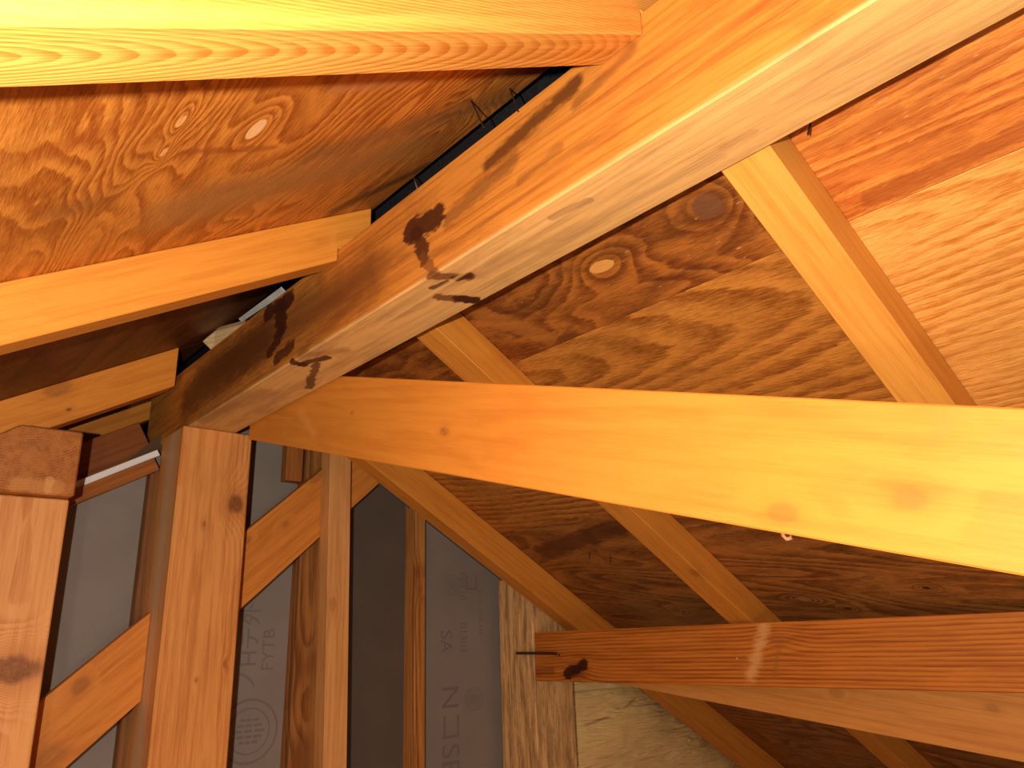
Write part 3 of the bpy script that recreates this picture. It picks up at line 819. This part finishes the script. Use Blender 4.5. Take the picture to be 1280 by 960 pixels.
# ------------------------------------------------------------------ head board and white strip on the left of the gable
def along_left(Y0, Y1, n0, n1, Xa, Xb, name, mat, label, cat):
    mw_ = frame(DL, NL, NL * n0 + YY * Y0)
    sg_ = 1 if mw_.col[1][1] > 0 else -1
    d0, d1 = (-Xb - n0 * s30) / c30, (-Xa - n0 * s30) / c30
    bm_ = box_bm((d0, 0, 0), (d1, Y1 - Y0, n1 - n0))
    for v_ in bm_.verts: v_.co.y *= sg_
    o_ = finish(bm_, name, mat, mw_, None, 0.001)
    return tag(o_, label, cat)
m_hb = wood('head_board_wood', (0.40, 0.155, 0.036), (0.24, 0.080, 0.018), seed=6.9, freq=90, pith=(0.0, 0.05), contrast=0.6, blotch=0.3)
along_left(1.4115, 1.4275, 0.0600, 0.0835, 0.252, 0.409, 'head_board', m_hb, 'brown head board sloping along the top of the left grey panel', 'board')
along_left(1.425, WY + 0.012, 0.0840, 0.0955, 0.252, 0.411, 'white_strip', MAT_WHITE, 'thin white strip sloping above the brown head board at left', 'strip')  # thin strip in one plain white
m_fb = wood('far_board_wood', (0.28, 0.10, 0.028), (0.17, 0.055, 0.014), seed=7.7, freq=90, contrast=0.5, blotch=0.4,
            knots=[(frame(DL, NL, NL * 0.1).inverted() @ on(150, 570, 1, 1.47), 0.014, 0.6)])
along_left(1.470, 1.500, 0.0965, 0.1585, -0.40, 0.411, 'gable_board', m_fb, 'dim dark board in the gap above the thin white sloping strip', 'board')

# ------------------------------------------------------------------ offcut, strip and nails along the ridge slot
mw = frame(YY, V((0, 0, 1)), V((0.405, 1.15, 0.47)))
pA, pB, pC, pD = on(253, 427, 1, 1.345), on(269, 414, 1, 1.315), on(305, 404.5, 1, 1.215), on(266, 440, 1, 1.315)
bm = bmesh.new()
base = [pA, pB, pC, on(300, 412, 1, 1.23), pD]
off = V((0.008, 0.004, 0.012))
a = [bm.verts.new(mw.inverted() @ q) for q in base]
b = [bm.verts.new(mw.inverted() @ (q + off)) for q in base]
bm.faces.new(a); bm.faces.new(b[::-1])
for i in range(5): bm.faces.new((a[i], b[i], b[(i + 1) % 5], a[(i + 1) % 5]))
oc = finish(bm, 'offcut_block', wood('fresh_offcut_wood', (0.98, 0.78, 0.50), (0.80, 0.52, 0.25), seed=9.1, freq=140, contrast=0.4, blotch=0.1), mw, None, 0.0008)
tag(oc, 'small pale offcut of wood wedged between the ridge beam and the third left rafter', 'block')
s0, s1 = on(302, 403, 0, 0.4225), on(357, 366.5, 0, 0.4225)
w0 = V((-0.007, 0, 0.006))
bm = bmesh.new()
q = [s0 + V((0, 0, 0.0005)), s1 + V((0, 0, 0.0005)), s1 + w0 * 1.15, s0 + w0 * 0.8]
a = [bm.verts.new(v) for v in q]
b = [bm.verts.new(v + V((0.001, 0, 0.0016))) for v in q]
bm.faces.new(a); bm.faces.new(b[::-1])
for i in range(4): bm.faces.new((a[i], b[i], b[(i + 1) % 4], a[(i + 1) % 4]))
ms = finish(bm, 'flashing_strip', MAT_STRIP)
tag(ms, 'short pale grey flashing strip lying in the slot along the ridge beam', 'strip')

def nail(p0, p1, mat, parent, r=0.0009):
    d_ = (p1 - p0).normalized()
    o_ = finish(tube_bm([p0, p0 + (p1 - p0) * 0.5, p1 - d_ * 0.002, p1], [r, r, r, r * 0.25], 8), 'nail', mat, None, parent, 0, True)
    return o_
def roofL(x, y, n): return on_n(x, y, NL, n)
nail(roofL(589, 125, RL + 0.001), on(605, 160, 0, RX0 - 0.002), MAT_NAIL, sheet_l1)
nail(roofL(637, 110, RL + 0.001), on(648, 140, 0, RX0 - 0.002), MAT_NAIL, sheet_l1)
nail(roofL(517, 221, RL + 0.001), on(523, 240, 0, RX0 - 0.0015), MAT_GALV, sheet_l1)
q0 = on_r(1014, 150); 
nail(q0, on_n(1009.5, 170, NR, 0.600), MAT_NAIL, ceiling)

for q in ((737, 690), (763, 694)):           # two nail tips in the dark sheet of the right slope
    a = on_r(*q)
    nail(a, a - NR * 0.016 + DR * 0.006, MAT_NAIL, ceiling, 0.0007)
a = on(921, 823, 0, PX)                      # nail head in the purlin
nail(a + V((0.004, 0, 0)), a - V((0.0012, 0, 0)), MAT_GALV, purlin, 0.0022)
# ------------------------------------------------------------------ insulation bag under the right eave
s = NT('plastic_wrapped_wool')
p = s.coords()
wv = s.noise(s.vec('MULTIPLY', p, (7.0, 6.0, 60.0)), 1.0, 3.0, 0.5, 1.2)
wf = s.noise(s.vec('MULTIPLY', p, (22.0, 10.0, 190.0)), 1.0, 2.0, 0.5, 0.4)
bl_ = s.noise(p, 9.0, 3.0, 0.6)
colb = s.mix(s.step(bl_, 0.35, 0.7), (0.95, 0.66, 0.26), (0.84, 0.55, 0.23))
for qa, qb, rad in (((800, 868), (772, 892), 0.006), ((772, 892), (722, 910), 0.005), ((720, 884), (775, 886), 0.004)):
    d_ = s.capsule(p, on(*qa, 1, 1.372), on(*qb, 1, 1.372), wf, 0.006)
    colb = s.mix(s.math('MULTIPLY', s.step(d_, rad, rad * 0.2), 0.6), colb, (0.45, 0.17, 0.09))
s.put(s.b.inputs['Base Color'], colb)
s.b.inputs['Roughness'].default_value = 0.24
s.b.inputs['Specular IOR Level'].default_value = 0.6
s.b.inputs['Coat Weight'].default_value = 0.5
s.b.inputs['Coat Roughness'].default_value = 0.12
bp = s.n('ShaderNodeBump')
bp.inputs['Strength'].default_value = 0.8
bp.inputs['Distance'].default_value = 0.016
s.put(bp.inputs['Height'], s.math('ADD', wv, s.math('MULTIPLY', wf, 0.35)))
s.put(s.b.inputs['Normal'], bp.outputs[0])
m_bag = s.m
def bag():
    bm_ = bmesh.new()
    nx, nz = 44, 44
    Xl, Xr, Zb = 1.322, 2.50, -0.85
    def edge_top(X_): return min(-0.030, (0.724 - s30 * X_) / c30)
    g = {}
    for side in (0, 1):
        for i in range(nx + 1):
            for j in range(nz + 1):
                u_, v_ = i / nx, j / nz
                X_ = Xl + (Xr - Xl) * u_
                Z_ = Zb + (edge_top(X_) - Zb) * v_
                e = (max(0.0, 1 - (2 * u_ - 1) ** 6) * max(0.0, 1 - (2 * v_ - 1) ** 6)) ** 0.5
                nzv = noise.noise(V((X_ * 9, Z_ * 22, 3))) * 0.006 + noise.noise(V((X_ * 30, Z_ * 70, 9))) * 0.0022
                fold = 0.010 * math.exp(-((Z_ + 0.165 - 0.12 * (X_ - 1.55)) / 0.010) ** 2) + 0.008 * math.exp(-((Z_ + 0.185 - 0.35 * max(0, X_ - 1.45)) / 0.009) ** 2)
                if side == 0: Y_ = 1.422 - 0.062 * e - nzv * e + fold * e
                else: Y_ = 1.423 + 0.024 * e
                if side == 1 and (i in (0, nx) or j in (0, nz)): g[1, i, j] = g[0, i, j]
                else: g[side, i, j] = bm_.verts.new((X_, Y_, Z_))
    for side in (0, 1):
        for i in range(nx):
            for j in range(nz):
                bm_.faces.new((g[side, i, j], g[side, i + 1, j], g[side, i + 1, j + 1], g[side, i, j + 1]))
    return bm_
bg = finish(bag(), 'insulation_batt', m_bag, None, None, 0, True)
tag(bg, 'shiny plastic wrapped insulation batt bulging beside the weathered post at the bottom', 'insulation')
